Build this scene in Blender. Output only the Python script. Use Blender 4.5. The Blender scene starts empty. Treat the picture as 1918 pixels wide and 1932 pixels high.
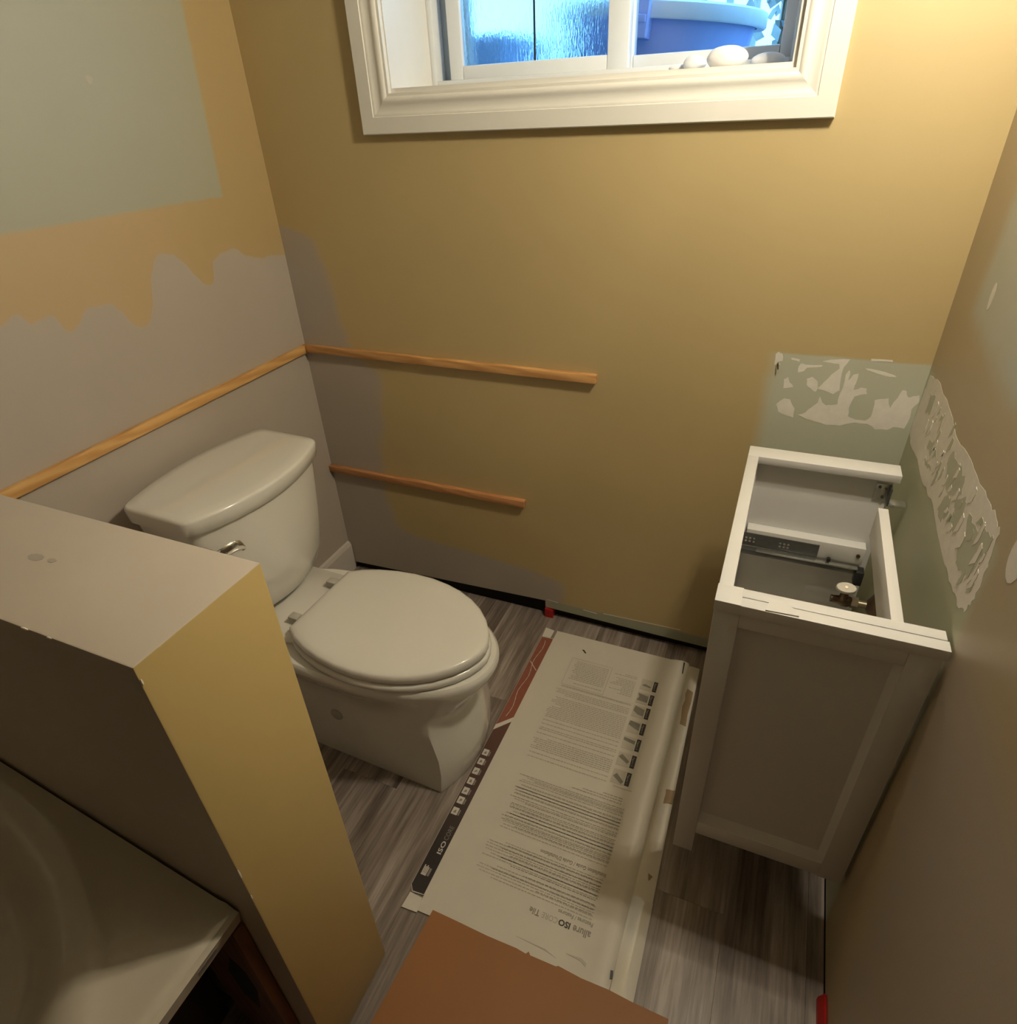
import bpy, bmesh, math, random
from mathutils import Vector, Matrix
from mathutils.geometry import tessellate_polygon

random.seed(7)
SC = bpy.context.scene
COL = SC.collection

# ------------------------------------------------------------------ camera
cam_d = bpy.data.cameras.new('camera')
cam = bpy.data.objects.new('camera', cam_d)
COL.objects.link(cam)
cam_d.sensor_fit = 'HORIZONTAL'
cam_d.sensor_width = 36.0
cam_d.lens = 1189.93 / 1918 * 36.0
cam_d.clip_start = 0.02
RM = ((0.919581, 0.390514, -0.043238),
      (0.177843, -0.511842, -0.840470),
      (-0.350347, 0.765191, -0.540130))
cam.matrix_world = Matrix(((RM[0][0], -RM[1][0], -RM[2][0], 1.27117),
                           (RM[0][1], -RM[1][1], -RM[2][1], -1.41914),
                           (RM[0][2], -RM[1][2], -RM[2][2], 1.37070),
                           (0, 0, 0, 1)))
SC.camera = cam

# ------------------------------------------------------------------ world, exposure
world = bpy.data.worlds.new('overcast_sky')
SC.world = world
world.use_nodes = True
bg = world.node_tree.nodes['Background']
bg.inputs[0].default_value = (0.22, 0.56, 0.92, 1)
bg.inputs[1].default_value = 2.0
SC.view_settings.view_transform = 'Standard'
SC.view_settings.look = 'None'
SC.view_settings.gamma = 1.0
SC.view_settings.use_curve_mapping = False
SC.view_settings.exposure = 1.0
LAMP_POWER = 164.0
LAMP_COLOR = (1.0, 0.90, 0.69)

# ------------------------------------------------------------------ node helpers
def new_mat(name):
    m = bpy.data.materials.new(name)
    m.use_nodes = True
    nt = m.node_tree
    return m, nt, nt.nodes['Principled BSDF']

def N(nt, t, **kw):
    n = nt.nodes.new(t)
    for k, v in kw.items():
        setattr(n, k, v)
    return n

def setin(nt, sock, v):
    if isinstance(v, bpy.types.NodeSocket):
        nt.links.new(v, sock)
    else:
        if sock.type == 'RGBA' and len(v) == 3:
            v = (*v, 1)
        sock.default_value = v

def math_(nt, op, a, b=0.0, clamp=False):
    n = N(nt, 'ShaderNodeMath', operation=op, use_clamp=clamp)
    setin(nt, n.inputs[0], a)
    setin(nt, n.inputs[1], b)
    return n.outputs[0]

def step(nt, v, width):
    """0 below -width, 1 above +width"""
    n = N(nt, 'ShaderNodeMapRange', interpolation_type='SMOOTHSTEP')
    setin(nt, n.inputs['Value'], v)
    n.inputs['From Min'].default_value = -width
    n.inputs['From Max'].default_value = width
    return n.outputs[0]

def mix(nt, f, a, b):
    n = N(nt, 'ShaderNodeMix', data_type='RGBA')
    setin(nt, n.inputs['Factor'], f)
    setin(nt, n.inputs['A'], a)
    setin(nt, n.inputs['B'], b)
    return n.outputs['Result']

def noise(nt, scale, detail=3, vec=None, rough=0.5):
    n = N(nt, 'ShaderNodeTexNoise')
    n.inputs['Scale'].default_value = scale
    n.inputs['Detail'].default_value = detail
    n.inputs['Roughness'].default_value = rough
    if vec is not None:
        nt.links.new(vec, n.inputs['Vector'])
    return n.outputs['Fac']

def position(nt):
    g = N(nt, 'ShaderNodeNewGeometry')
    s = N(nt, 'ShaderNodeSeparateXYZ')
    nt.links.new(g.outputs['Position'], s.inputs[0])
    return g.outputs['Position'], s.outputs[0], s.outputs[1], s.outputs[2]

def curve(nt, v, pts, lo, hi, vlo, vhi):
    """piecewise boundary: v in [lo,hi] -> value in [vlo,vhi]"""
    mr = N(nt, 'ShaderNodeMapRange')
    setin(nt, mr.inputs['Value'], v)
    mr.inputs['From Min'].default_value = lo
    mr.inputs['From Max'].default_value = hi
    fc = N(nt, 'ShaderNodeFloatCurve')
    nt.links.new(mr.outputs[0], fc.inputs['Value'])
    c = fc.mapping.curves[0]
    P = sorted(((a - lo) / (hi - lo), (b - vlo) / (vhi - vlo)) for a, b in pts)
    P = [(0.0, P[0][1])] + [p for p in P if 0.0 < p[0] < 1.0] + [(1.0, P[-1][1])]
    while len(c.points) < len(P):
        c.points.new(0.5, 0.5)
    for pt, (a, b) in zip(c.points, P):
        pt.location = (a, b)
        pt.handle_type = 'AUTO_CLAMPED'
    fc.mapping.update()
    o = math_(nt, 'MULTIPLY', fc.outputs[0], vhi - vlo)
    return math_(nt, 'ADD', o, vlo)

def bump(nt, bs, h, strength=0.1, dist=0.002):
    b = N(nt, 'ShaderNodeBump')
    b.inputs['Strength'].default_value = strength
    b.inputs['Distance'].default_value = dist
    nt.links.new(h, b.inputs['Height'])
    nt.links.new(b.outputs[0], bs.inputs['Normal'])

def simple(name, col, rough=0.5, metal=0.0, var=0.06, scale=30, bumpy=0.0, spec=0.5, coat=0.0):
    m, nt, bs = new_mat(name)
    tc = N(nt, 'ShaderNodeTexCoord')
    f = noise(nt, scale, 3, tc.outputs['Object'])
    dark = tuple(max(0, c * (1 - var)) for c in col)
    light = tuple(min(1, c * (1 + var)) for c in col)
    nt.links.new(mix(nt, f, dark, light), bs.inputs['Base Color'])
    bs.inputs['Roughness'].default_value = rough
    bs.inputs['Metallic'].default_value = metal
    bs.inputs['Specular IOR Level'].default_value = spec
    bs.inputs['Coat Weight'].default_value = coat
    bs.inputs['Coat Roughness'].default_value = 0.08
    if bumpy:
        bump(nt, bs, noise(nt, scale * 6, 2, tc.outputs['Object']), bumpy, 0.001)
    return m

# paint colours
OCHRE = (0.49, 0.375, 0.185)
OCHRE_WARM = (0.47, 0.34, 0.185)
GREY = (0.42, 0.365, 0.31)
GREEN = (0.375, 0.37, 0.285)
TAN = (0.44, 0.355, 0.225)
SPACKLE = (0.74, 0.70, 0.64)

def wall_base(name):
    m, nt, bs = new_mat(name)
    bs.inputs['Roughness'].default_value = 0.48
    bs.inputs['Specular IOR Level'].default_value = 0.8
    pos, x, y, z = position(nt)
    bump(nt, bs, noise(nt, 260, 2, pos), 0.12, 0.0008)
    return m, nt, bs, pos, x, y, z

def vary(nt, col, pos, amt=0.07, scale=3.0):
    f = noise(nt, scale, 4, pos)
    return mix(nt, f, tuple(c * (1 - amt) for c in col), tuple(min(1, c * (1 + amt)) for c in col))

def mat_wall_left():
    m, nt, bs, pos, x, y, z = wall_base('paint_wall_left')
    n1 = math_(nt, 'MULTIPLY', math_(nt, 'SUBTRACT', noise(nt, 14, 5, pos), 0.5), 0.035)
    n2 = math_(nt, 'MULTIPLY', math_(nt, 'SUBTRACT', noise(nt, 26, 4, pos), 0.5), 0.03)
    jag = [(-0.8, 1.085), (-0.747, 1.085), (-0.718, 1.094), (-0.698, 1.074), (-0.657, 1.073), (-0.637, 1.045), (-0.594, 1.066),
           (-0.556, 1.072), (-0.518, 1.046), (-0.487, 1.009), (-0.447, 1.038), (-0.415, 1.105), (-0.372, 1.132),
           (-0.336, 1.114), (-0.306, 1.074), (-0.269, 1.044), (-0.245, 1.095), (-0.193, 1.105), (-0.132, 1.082),
           (-0.0, 1.059)]
    zb = curve(nt, y, jag, -0.8, 0.0, 0.95, 1.2)
    d = math_(nt, 'SUBTRACT', zb, z)
    grey_m = step(nt, math_(nt, 'ADD', d, n1), 0.004)
    gz = step(nt, math_(nt, 'ADD', math_(nt, 'SUBTRACT', z, 1.223), math_(nt, 'MULTIPLY', n2, 0.25)), 0.004)
    yb = math_(nt, 'ADD', math_(nt, 'MULTIPLY', math_(nt, 'SUBTRACT', z, 1.223), 0.07), -0.166)
    gy = step(nt, math_(nt, 'ADD', math_(nt, 'SUBTRACT', yb, y), math_(nt, 'MULTIPLY', n2, 0.3)), 0.006)
    green_m = math_(nt, 'MULTIPLY', gz, gy)
    warm = mix(nt, step(nt, math_(nt, 'SUBTRACT', math_(nt, 'ADD', math_(nt, 'MULTIPLY', y, -1.0), math_(nt, 'MULTIPLY', n1, 6)), 0.33), 0.2),
               (0.43, 0.315, 0.150), OCHRE_WARM)
    c = mix(nt, grey_m, warm, vary(nt, GREY, pos))
    c = mix(nt, green_m, c, vary(nt, GREEN, pos, 0.05, 2.0))
    nt.links.new(c, bs.inputs['Base Color'])
    return m

def mat_wall_back():
    m, nt, bs, pos, x, y, z = wall_base('paint_wall_back')
    n1 = math_(nt, 'MULTIPLY', math_(nt, 'SUBTRACT', noise(nt, 9, 5, pos), 0.5), 0.07)
    # grey cut-in beside the left corner
    xb = curve(nt, z, [(0.0, 0.80), (0.13, 0.79), (0.16, 0.72), (0.19, 0.45), (0.22, 0.235), (0.30, 0.20), (0.486, 0.204), (0.595, 0.223), (0.729, 0.236),
                       (0.80, 0.185), (0.844, 0.156), (0.90, 0.141), (0.986, 0.134), (1.06, 0.115), (1.105, 0.095), (1.13, 0.02), (1.16, -0.05), (1.3, -0.05)],
               0.0, 1.3, -0.1, 0.9)
    grey_m = step(nt, math_(nt, 'ADD', math_(nt, 'SUBTRACT', xb, x), n1), 0.02)
    # green board primer round the vanity
    px = math_(nt, 'SUBTRACT', x, 1.262)
    pz = math_(nt, 'SUBTRACT', 0.908, z)
    pm = math_(nt, 'MULTIPLY', step(nt, math_(nt, 'ADD', px, math_(nt, 'MULTIPLY', n1, 0.5)), 0.020),
               step(nt, math_(nt, 'ADD', pz, math_(nt, 'MULTIPLY', n1, 0.08)), 0.004))
    # green strip just above the floor
    lz = math_(nt, 'SUBTRACT', 0.066, z)
    lm = math_(nt, 'MULTIPLY', step(nt, math_(nt, 'ADD', lz, math_(nt, 'MULTIPLY', n1, 0.15)), 0.003),
               step(nt, math_(nt, 'SUBTRACT', x, 0.75), 0.01))
    c = mix(nt, grey_m, vary(nt, OCHRE, pos, 0.06), vary(nt, GREY, pos))
    c = mix(nt, pm, c, vary(nt, (0.48, 0.49, 0.39), pos, 0.05))
    c = mix(nt, lm, c, (0.33, 0.34, 0.25))
    nt.links.new(c, bs.inputs['Base Color'])
    return m

def mat_wall_right():
    m, nt, bs, pos, x, y, z = wall_base('paint_wall_right')
    n1 = math_(nt, 'MULTIPLY', math_(nt, 'SUBTRACT', noise(nt, 7, 5, pos), 0.5), 0.10)
    n2 = math_(nt, 'MULTIPLY', math_(nt, 'SUBTRACT', noise(nt, 14, 4, pos), 0.5), 0.06)
    # sage primer: upper patch (old mirror)
    a = step(nt, math_(nt, 'ADD', math_(nt, 'SUBTRACT', z, 1.04), n1), 0.03)
    b = step(nt, math_(nt, 'ADD', math_(nt, 'SUBTRACT', -0.17, y), n1), 0.04)
    up = math_(nt, 'MULTIPLY', a, b)
    # green board round the vanity, y > -0.68, z < 0.91
    yv = math_(nt, 'ADD', math_(nt, 'SUBTRACT', y, -0.645), n2)
    zv = math_(nt, 'ADD', math_(nt, 'SUBTRACT', 0.905, z), math_(nt, 'MULTIPLY', n2, 0.3))
    van = math_(nt, 'MULTIPLY', step(nt, yv, 0.015), step(nt, zv, 0.006))
    # grey roller patch low on the near side
    g = step(nt, math_(nt, 'ADD', math_(nt, 'SUBTRACT', math_(nt, 'MULTIPLY', z, 0.35), math_(nt, 'ADD', y, 0.90)), math_(nt, 'MULTIPLY', n1, 1.2)), 0.05)
    gl = math_(nt, 'MULTIPLY', g, step(nt, math_(nt, 'SUBTRACT', 0.78, z), 0.05))
    c = mix(nt, gl, vary(nt, TAN, pos, 0.06), vary(nt, (0.42, 0.355, 0.29), pos))
    c = mix(nt, up, c, vary(nt, (0.47, 0.48, 0.41), pos, 0.05))
    c = mix(nt, van, c, vary(nt, (0.44, 0.45, 0.32), pos, 0.05))
    nt.links.new(c, bs.inputs['Base Color'])
    return m

def mat_plank():
    m, nt, bs = new_mat('grey_wood_plank')
    pos, x, y, z = position(nt)
    oi = N(nt, 'ShaderNodeObjectInfo')
    mp = N(nt, 'ShaderNodeMapping')
    mp.inputs['Scale'].default_value = (26, 2.6, 1)
    cmb = N(nt, 'ShaderNodeCombineXYZ')
    for i in range(3):
        nt.links.new(math_(nt, 'MULTIPLY', oi.outputs['Random'], 17.0 + 5 * i), cmb.inputs[i])
    nt.links.new(pos, mp.inputs['Vector'])
    nt.links.new(cmb.outputs[0], mp.inputs['Location'])
    f1 = noise(nt, 1.0, 6, mp.outputs[0], 0.62)
    mp2 = N(nt, 'ShaderNodeMapping')
    mp2.inputs['Scale'].default_value = (180, 5, 1)
    nt.links.new(pos, mp2.inputs['Vector'])
    nt.links.new(cmb.outputs[0], mp2.inputs['Location'])
    f2 = noise(nt, 1.0, 3, mp2.outputs[0])
    f = math_(nt, 'ADD', math_(nt, 'MULTIPLY', f1, 0.75), math_(nt, 'MULTIPLY', f2, 0.25))
    cr = N(nt, 'ShaderNodeValToRGB')
    nt.links.new(f, cr.inputs[0])
    e = cr.color_ramp.elements
    e[0].position = 0.34; e[0].color = (0.075, 0.057, 0.048, 1)
    e[1].position = 0.66; e[1].color = (0.42, 0.36, 0.325, 1)
    k = e.new(0.46); k.color = (0.17, 0.135, 0.116, 1)
    k = e.new(0.57); k.color = (0.285, 0.238, 0.210, 1)
    nt.links.new(mix(nt, math_(nt, 'MULTIPLY', oi.outputs['Random'], 0.20), cr.outputs[0], (0.30, 0.25, 0.22)), bs.inputs['Base Color'])
    bs.inputs['Roughness'].default_value = 0.42
    bs.inputs['Specular IOR Level'].default_value = 0.4
    bump(nt, bs, f, 0.15, 0.001)
    return m

def mat_wood(name, c0, c1, axis='x', scale=1.0, rough=0.55):
    m, nt, bs = new_mat(name)
    pos, x, y, z = position(nt)
    mp = N(nt, 'ShaderNodeMapping')
    s = {'x': (5, 40, 40), 'y': (40, 5, 40), 'z': (40, 40, 5)}[axis]
    mp.inputs['Scale'].default_value = tuple(v * scale for v in s)
    nt.links.new(pos, mp.inputs['Vector'])
    w = N(nt, 'ShaderNodeTexWave', wave_type='BANDS', bands_direction='DIAGONAL')
    w.inputs['Scale'].default_value = 0.6
    w.inputs['Distortion'].default_value = 9
    w.inputs['Detail'].default_value = 3
    nt.links.new(mp.outputs[0], w.inputs['Vector'])
    f = math_(nt, 'ADD', math_(nt, 'MULTIPLY', w.outputs['Fac'], 0.55), math_(nt, 'MULTIPLY', noise(nt, 1.0, 4, mp.outputs[0]), 0.45))
    nt.links.new(mix(nt, f, c0, c1), bs.inputs['Base Color'])
    bs.inputs['Roughness'].default_value = rough
    return m

def mat_glass_clear():
    m, nt, bs = new_mat('clear_pane_glass')
    bs.inputs['Base Color'].default_value = (0.93, 0.95, 1, 1)
    bs.inputs['Transmission Weight'].default_value = 1
    bs.inputs['Roughness'].default_value = 0.0
    bs.inputs['IOR'].default_value = 1.08
    pos, x, y, z = position(nt)
    bump(nt, bs, noise(nt, 3, 1, pos), 0.01, 0.001)
    return m

def mat_glass_obscure():
    m, nt, bs = new_mat('rain_pattern_obscure_glass')
    bs.inputs['Base Color'].default_value = (0.80, 0.95, 1, 1)
    bs.inputs['Transmission Weight'].default_value = 1
    bs.inputs['Roughness'].default_value = 0.22
    bs.inputs['IOR'].default_value = 1.33
    pos, x, y, z = position(nt)
    mp = N(nt, 'ShaderNodeMapping')
    mp.inputs['Scale'].default_value = (210, 210, 48)
    nt.links.new(pos, mp.inputs['Vector'])
    nz = N(nt, 'ShaderNodeTexNoise')
    nz.inputs['Scale'].default_value = 1.0
    nz.inputs['Detail'].default_value = 2
    nz.inputs['Distortion'].default_value = 1.2
    nt.links.new(mp.outputs[0], nz.inputs['Vector'])
    bump(nt, bs, nz.outputs['Fac'], 0.45, 0.004)
    return m

def mat_side_print():
    """dark carton side print: brown at the far end running to black"""
    m, nt, bs = new_mat('dark_side_print')
    pos, x, y, z = position(nt)
    mr = N(nt, 'ShaderNodeMapRange')
    nt.links.new(y, mr.inputs['Value'])
    mr.inputs['From Min'].default_value = -0.80
    mr.inputs['From Max'].default_value = -0.42
    nt.links.new(mix(nt, mr.outputs[0], (0.022, 0.018, 0.017), (0.125, 0.058, 0.042)), bs.inputs['Base Color'])
    bs.inputs['Roughness'].default_value = 0.45
    return m

def mat_emit(name, col, s):
    m, nt, bs = new_mat(name)
    bs.inputs['Base Color'].default_value = (0.9, 0.9, 0.9, 1)
    bs.inputs['Emission Color'].default_value = (*col, 1)
    bs.inputs['Emission Strength'].default_value = s
    return m

M = {}
M['left'] = mat_wall_left()
M['back'] = mat_wall_back()
M['right'] = mat_wall_right()
M['plank'] = mat_plank()
M['subfloor'] = simple('subfloor_dark', (0.03, 0.025, 0.02), 0.8)
M['cavity'] = simple('dark_wall_cavity', (0.012, 0.010, 0.008), 0.9)
M['ceiling'] = simple('ceiling_tan', (0.40, 0.33, 0.23), 0.8, bumpy=0.1, scale=20)
M['front'] = simple('paint_wall_front', (0.13, 0.10, 0.07), 0.6, scale=4)
M['trim'] = simple('white_trim_paint', (0.74, 0.72, 0.68), 0.35, var=0.02)
M['vinyl'] = simple('white_vinyl', (0.76, 0.78, 0.80), 0.3, var=0.02)
M['base'] = simple('primed_baseboard', (0.55, 0.50, 0.45), 0.5, var=0.03)
M['half_grey'] = simple('half_wall_grey_paint', (0.46, 0.395, 0.325), 0.55, var=0.07, scale=5, bumpy=0.1)
M['half_yellow'] = simple('half_wall_ochre_paint', (0.46, 0.335, 0.135), 0.5, var=0.05, scale=4)
M['half_near'] = simple('half_wall_shaded_grey_paint', (0.44, 0.375, 0.305), 0.55, var=0.10, scale=8)  # same grey paint, toned slightly darker for the shaded near face
M['chip'] = simple('bare_gypsum_chip', (0.70, 0.64, 0.56), 0.8)
M['spackle'] = simple('dried_spackle', SPACKLE, 0.7, var=0.10, scale=60, bumpy=0.2)
M['sage'] = simple('sage_primer_showing', (0.46, 0.465, 0.36), 0.6, var=0.06, scale=40)
M['batten_x'] = mat_wood('plywood_batten_back', (0.42, 0.19, 0.055), (0.70, 0.40, 0.16), 'x')
M['batten_y'] = mat_wood('plywood_batten_side', (0.50, 0.25, 0.075), (0.74, 0.45, 0.17), 'y')
M['batten_red'] = mat_wood('reddish_batten', (0.40, 0.165, 0.065), (0.60, 0.30, 0.12), 'x')
M['porcelain'] = simple('white_porcelain', (0.68, 0.66, 0.61), 0.10, var=0.01, coat=0.4)
M['seat'] = simple('white_seat_plastic', (0.68, 0.66, 0.615), 0.14, var=0.01)
M['hinge'] = simple('grey_hinge_cap', (0.44, 0.42, 0.38), 0.3)
M['chrome'] = simple('polished_chrome', (0.75, 0.73, 0.70), 0.08, 1.0, var=0.02)
M['cab'] = simple('white_cabinet_paint', (0.68, 0.67, 0.665), 0.38, var=0.015)
M['runner'] = simple('zinc_runner_steel', (0.15, 0.155, 0.155), 0.35, 0.7, var=0.15, scale=80)
M['runner_hi'] = simple('bright_runner_steel', (0.62, 0.62, 0.60), 0.25, 0.9)
M['blackplastic'] = simple('black_plastic', (0.02, 0.02, 0.022), 0.4)
M['bronze'] = simple('tarnished_valve_metal', (0.16, 0.11, 0.07), 0.35, 0.8, var=0.2, scale=100)
M['brass'] = simple('nickel_valve_nut', (0.50, 0.43, 0.33), 0.3, 0.9)
M['valve_white'] = simple('cream_valve_handle', (0.66, 0.61, 0.52), 0.4)
M['carton'] = simple('white_carton_paper', (0.60, 0.56, 0.49), 0.5, var=0.04, scale=12)
M['carton_edge'] = simple('white_carton_flap', (0.64, 0.60, 0.54), 0.4, var=0.05)
M['torn'] = simple('torn_brown_liner', (0.30, 0.21, 0.125), 0.8)
M['print_red'] = simple('brick_red_print', (0.26, 0.085, 0.055), 0.5, var=0.12, scale=90)
M['print_dark'] = mat_side_print()
M['print_white'] = simple('white_print', (0.60, 0.56, 0.52), 0.5)
M['print_grey'] = simple('grey_print', (0.24, 0.21, 0.185), 0.5)
M['ink'] = simple('black_ink', (0.03, 0.026, 0.022), 0.5)
M['ink_mid'] = simple('grey_ink', (0.23, 0.21, 0.18), 0.5)
M['ink_line'] = simple('fine_print_ink', (0.33, 0.30, 0.255), 0.5)
M['ink_soft'] = simple('pale_grey_ink', (0.42, 0.388, 0.335), 0.5)
M['fig_grey'] = simple('figure_grey_ink', (0.22, 0.205, 0.17), 0.5, var=0.3, scale=60)
M['fig_pale'] = simple('figure_pale_ink', (0.50, 0.465, 0.40), 0.5, var=0.1, scale=60)
M['tape'] = simple('glossy_packing_tape', (0.62, 0.585, 0.51), 0.12, var=0.05, scale=15, coat=0.8)
M['kraft'] = simple('brown_board', (0.30, 0.125, 0.037), 0.6, var=0.08, scale=6)
M['red'] = simple('red_plastic_spacer', (0.40, 0.012, 0.012), 0.4)
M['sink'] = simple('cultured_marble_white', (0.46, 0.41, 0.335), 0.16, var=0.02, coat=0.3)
M['stud'] = mat_wood('old_brown_stud', (0.10, 0.040, 0.016), (0.19, 0.08, 0.033), 'z')
M['knot'] = simple('dark_knot', (0.012, 0.010, 0.008), 0.7)
M['vanity_dark'] = mat_wood('shade_toned_vanity', (0.018, 0.012, 0.008), (0.035, 0.022, 0.014), 'z')  # shade of the void under the sink put into near-black wood colour
M['sticker'] = simple('grey_label_print', (0.16, 0.14, 0.12), 0.5, var=0.5, scale=200)
M['glass'] = mat_glass_clear()
M['obscure'] = mat_glass_obscure()
M['foam'] = simple('white_spray_foam', (0.80, 0.79, 0.80), 0.7, bumpy=0.3, scale=60)
M['bin'] = simple('dark_blue_bin_plastic', (0.36, 0.44, 0.80), 0.4)
M['bin_rim'] = simple('pale_bin_rim_plastic', (0.78, 0.82, 0.85), 0.4)
M['rail'] = simple('pale_railing_paint', (0.60, 0.63, 0.66), 0.5)
M['ground'] = simple('wet_patio', (0.22, 0.23, 0.25), 0.6, var=0.3, scale=10)
M['pot'] = simple('slate_blue_pot', (0.28, 0.34, 0.55), 0.5)
M['tote'] = simple('blue_tote_plastic', (0.28, 0.52, 0.92), 0.4, var=0.15, scale=8)
M['bush'] = simple('frosty_leaves', (0.50, 0.56, 0.52), 0.6, var=0.3)
M['bulb'] = mat_emit('lit_globe_bulb', (1.0, 0.82, 0.56), 6.0)

# ------------------------------------------------------------------ mesh helpers
def finish(name, bm, mat, root=None, smooth=None):
    """link a bmesh (world coordinates) as one object under root"""
    me = bpy.data.meshes.new(name)
    if root is not None:
        off = root_loc(root)
        bmesh.ops.translate(bm, verts=bm.verts, vec=-off)
    bmesh.ops.recalc_face_normals(bm, faces=bm.faces)
    bm.to_mesh(me)
    bm.free()
    for k in (mat if isinstance(mat, (list, tuple)) else [mat]):
        me.materials.append(k if not isinstance(k, str) else M[k])
    if smooth is not None:
        for p in me.polygons:
            p.use_smooth = True
        me.set_sharp_from_angle(angle=math.radians(smooth))
    o = bpy.data.objects.new(name, me)
    COL.objects.link(o)
    if root is not None:
        o.parent = root
    return o

def root_loc(o):
    v = Vector((0, 0, 0))
    while o is not None:
        v += Vector(o.get('_loc', o.location))
        o = o.parent
    return v

def thing(name, loc, label=None, cat=None, group=None, kind=None):
    o = bpy.data.objects.new(name, None)
    o.empty_display_size = 0.05
    COL.objects.link(o)
    o.location = loc
    if label: o['label'] = label
    if cat: o['category'] = cat
    if group: o['group'] = group
    if kind: o['kind'] = kind
    return o

def tag(o, label=None, cat=None, group=None, kind=None):
    if label: o['label'] = label
    if cat: o['category'] = cat
    if group: o['group'] = group
    if kind: o['kind'] = kind
    return o

def bbox(bm, x0, x1, y0, y1, z0, z1, bev=0.0, seg=2):
    vs = [bm.verts.new((x, y, z)) for z in (z0, z1) for y in (y0, y1) for x in (x0, x1)]
    idx = [(0, 2, 3, 1), (4, 5, 7, 6), (0, 1, 5, 4), (2, 6, 7, 3), (0, 4, 6, 2), (1, 3, 7, 5)]
    fs = [bm.faces.new([vs[i] for i in f]) for f in idx]
    if bev > 0:
        es = list({e for f in fs for e in f.edges})
        bmesh.ops.bevel(bm, geom=es, offset=bev, segments=seg, profile=0.5, affect='EDGES')
    return bm

def box(name, mat, root, x0, x1, y0, y1, z0, z1, bev=0.0):
    bm = bmesh.new()
    bbox(bm, min(x0, x1), max(x0, x1), min(y0, y1), max(y0, y1), min(z0, z1), max(z0, z1), bev)
    return finish(name, bm, mat, root, 35 if bev else None)

def prism(bm, pts, fn, d0, d1):
    """polygon pts (2D) extruded from depth d0 to d1; fn(a, b, d) -> xyz"""
    tri = tessellate_polygon([[Vector((a, b, 0)) for a, b in pts]])
    lo = [bm.verts.new(fn(a, b, d0)) for a, b in pts]
    hi = [bm.verts.new(fn(a, b, d1)) for a, b in pts]
    for t in tri:
        try:
            bm.faces.new([lo[i] for i in t])
            bm.faces.new([hi[i] for i in t])
        except ValueError:
            pass
    n = len(pts)
    for i in range(n):
        j = (i + 1) % n
        bm.faces.new((lo[i], lo[j], hi[j], hi[i]))
    return bm

def loft(bm, rings, cap0=True, cap1=True):
    R = [[bm.verts.new(p) for p in r] for r in rings]
    n = len(R[0])
    for a, b in zip(R, R[1:]):
        for i in range(n):
            j = (i + 1) % n
            bm.faces.new((a[i], a[j], b[j], b[i]))
    if cap0: bm.faces.new(R[0][::-1])
    if cap1: bm.faces.new(R[-1])
    return bm

def tube(bm, pts, rad, seg=12):
    pts = [Vector(p) for p in pts]
    rings = []
    up = Vector((0, 0, 1))
    for i, p in enumerate(pts):
        t = (pts[min(i + 1, len(pts) - 1)] - pts[max(i - 1, 0)]).normalized()
        a = t.cross(up)
        if a.length < 1e-3:
            a = t.cross(Vector((1, 0, 0)))
        a.normalize()
        b = t.cross(a).normalized()
        r = rad[i] if isinstance(rad, (list, tuple)) else rad
        rings.append([p + (a * math.cos(2 * math.pi * k / seg) + b * math.sin(2 * math.pi * k / seg)) * r for k in range(seg)])
    return loft(bm, rings)

def sphere(bm, c, r, u=20, v=12, sc=(1, 1, 1)):
    m = Matrix.Translation(c) @ Matrix.Diagonal((r * sc[0], r * sc[1], r * sc[2], 1))
    bmesh.ops.create_uvsphere(bm, u_segments=u, v_segments=v, radius=1.0, matrix=m)
    return bm

W = 1.55          # room width
CEIL = 2.32
YF = -2.9         # wall behind the camera

# ================================================================== SETTING
# ---- floor with planks
fl = thing('floor', (0, 0, 0), kind='structure')
fl['label'] = 'grey brown wood-look plank floor'
bm = bmesh.new(); bbox(bm, -0.05, W + 0.10, YF - 0.05, 0.21, -0.09, -0.006)
finish('subfloor', bm, 'subfloor', fl)
PW, PL = 0.152, 0.92
ix = 0
x = 0.0
while x < W:
    y = 0.018 - [0.0, 0.55, 0.23, 0.72, 0.38][ix % 5]
    y0 = 0.018
    x1 = min(x + PW, W)
    yy = y0
    while yy > YF + 0.01:
        ye = max(YF, y if yy == y0 and y < y0 else yy - PL)
        if yy - ye > 0.02:
            bm = bmesh.new()
            bbox(bm, x + 0.00012, x1 - 0.00012, ye + 0.00012, yy - 0.00012, -0.006, 0.0, 0.0003, 1)
            finish('plank', bm, 'plank', fl)
        yy = ye
    x = x1
    ix += 1

# ---- ceiling, wall behind the camera
tag(box('ceiling', 'ceiling', None, -0.05, W + 0.05, YF - 0.05, 0.22, CEIL, CEIL + 0.05), kind='structure')
tag(box('wall_front', 'front', None, -0.05, W + 0.05, YF - 0.05, YF, -0.05, CEIL), kind='structure')

# ---- left wall
wl = tag(box('wall_left', 'left', None, -0.05, 0.0, YF, 0.22, -0.05, CEIL), kind='structure')
bm = bmesh.new()
prism(bm, [(-0.414 + 0.007 * math.cos(a) * (1 + 0.2 * math.sin(3 * a)), 1.447 + 0.007 * math.sin(a)) for a in [k * 0.524 for k in range(12)]],
      lambda a, b, d: (d, a, b), 0.0, 0.0003)
finish('spackle_dab', bm, simple('thin_spackle', (0.46, 0.435, 0.36), 0.7), wl)

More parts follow.
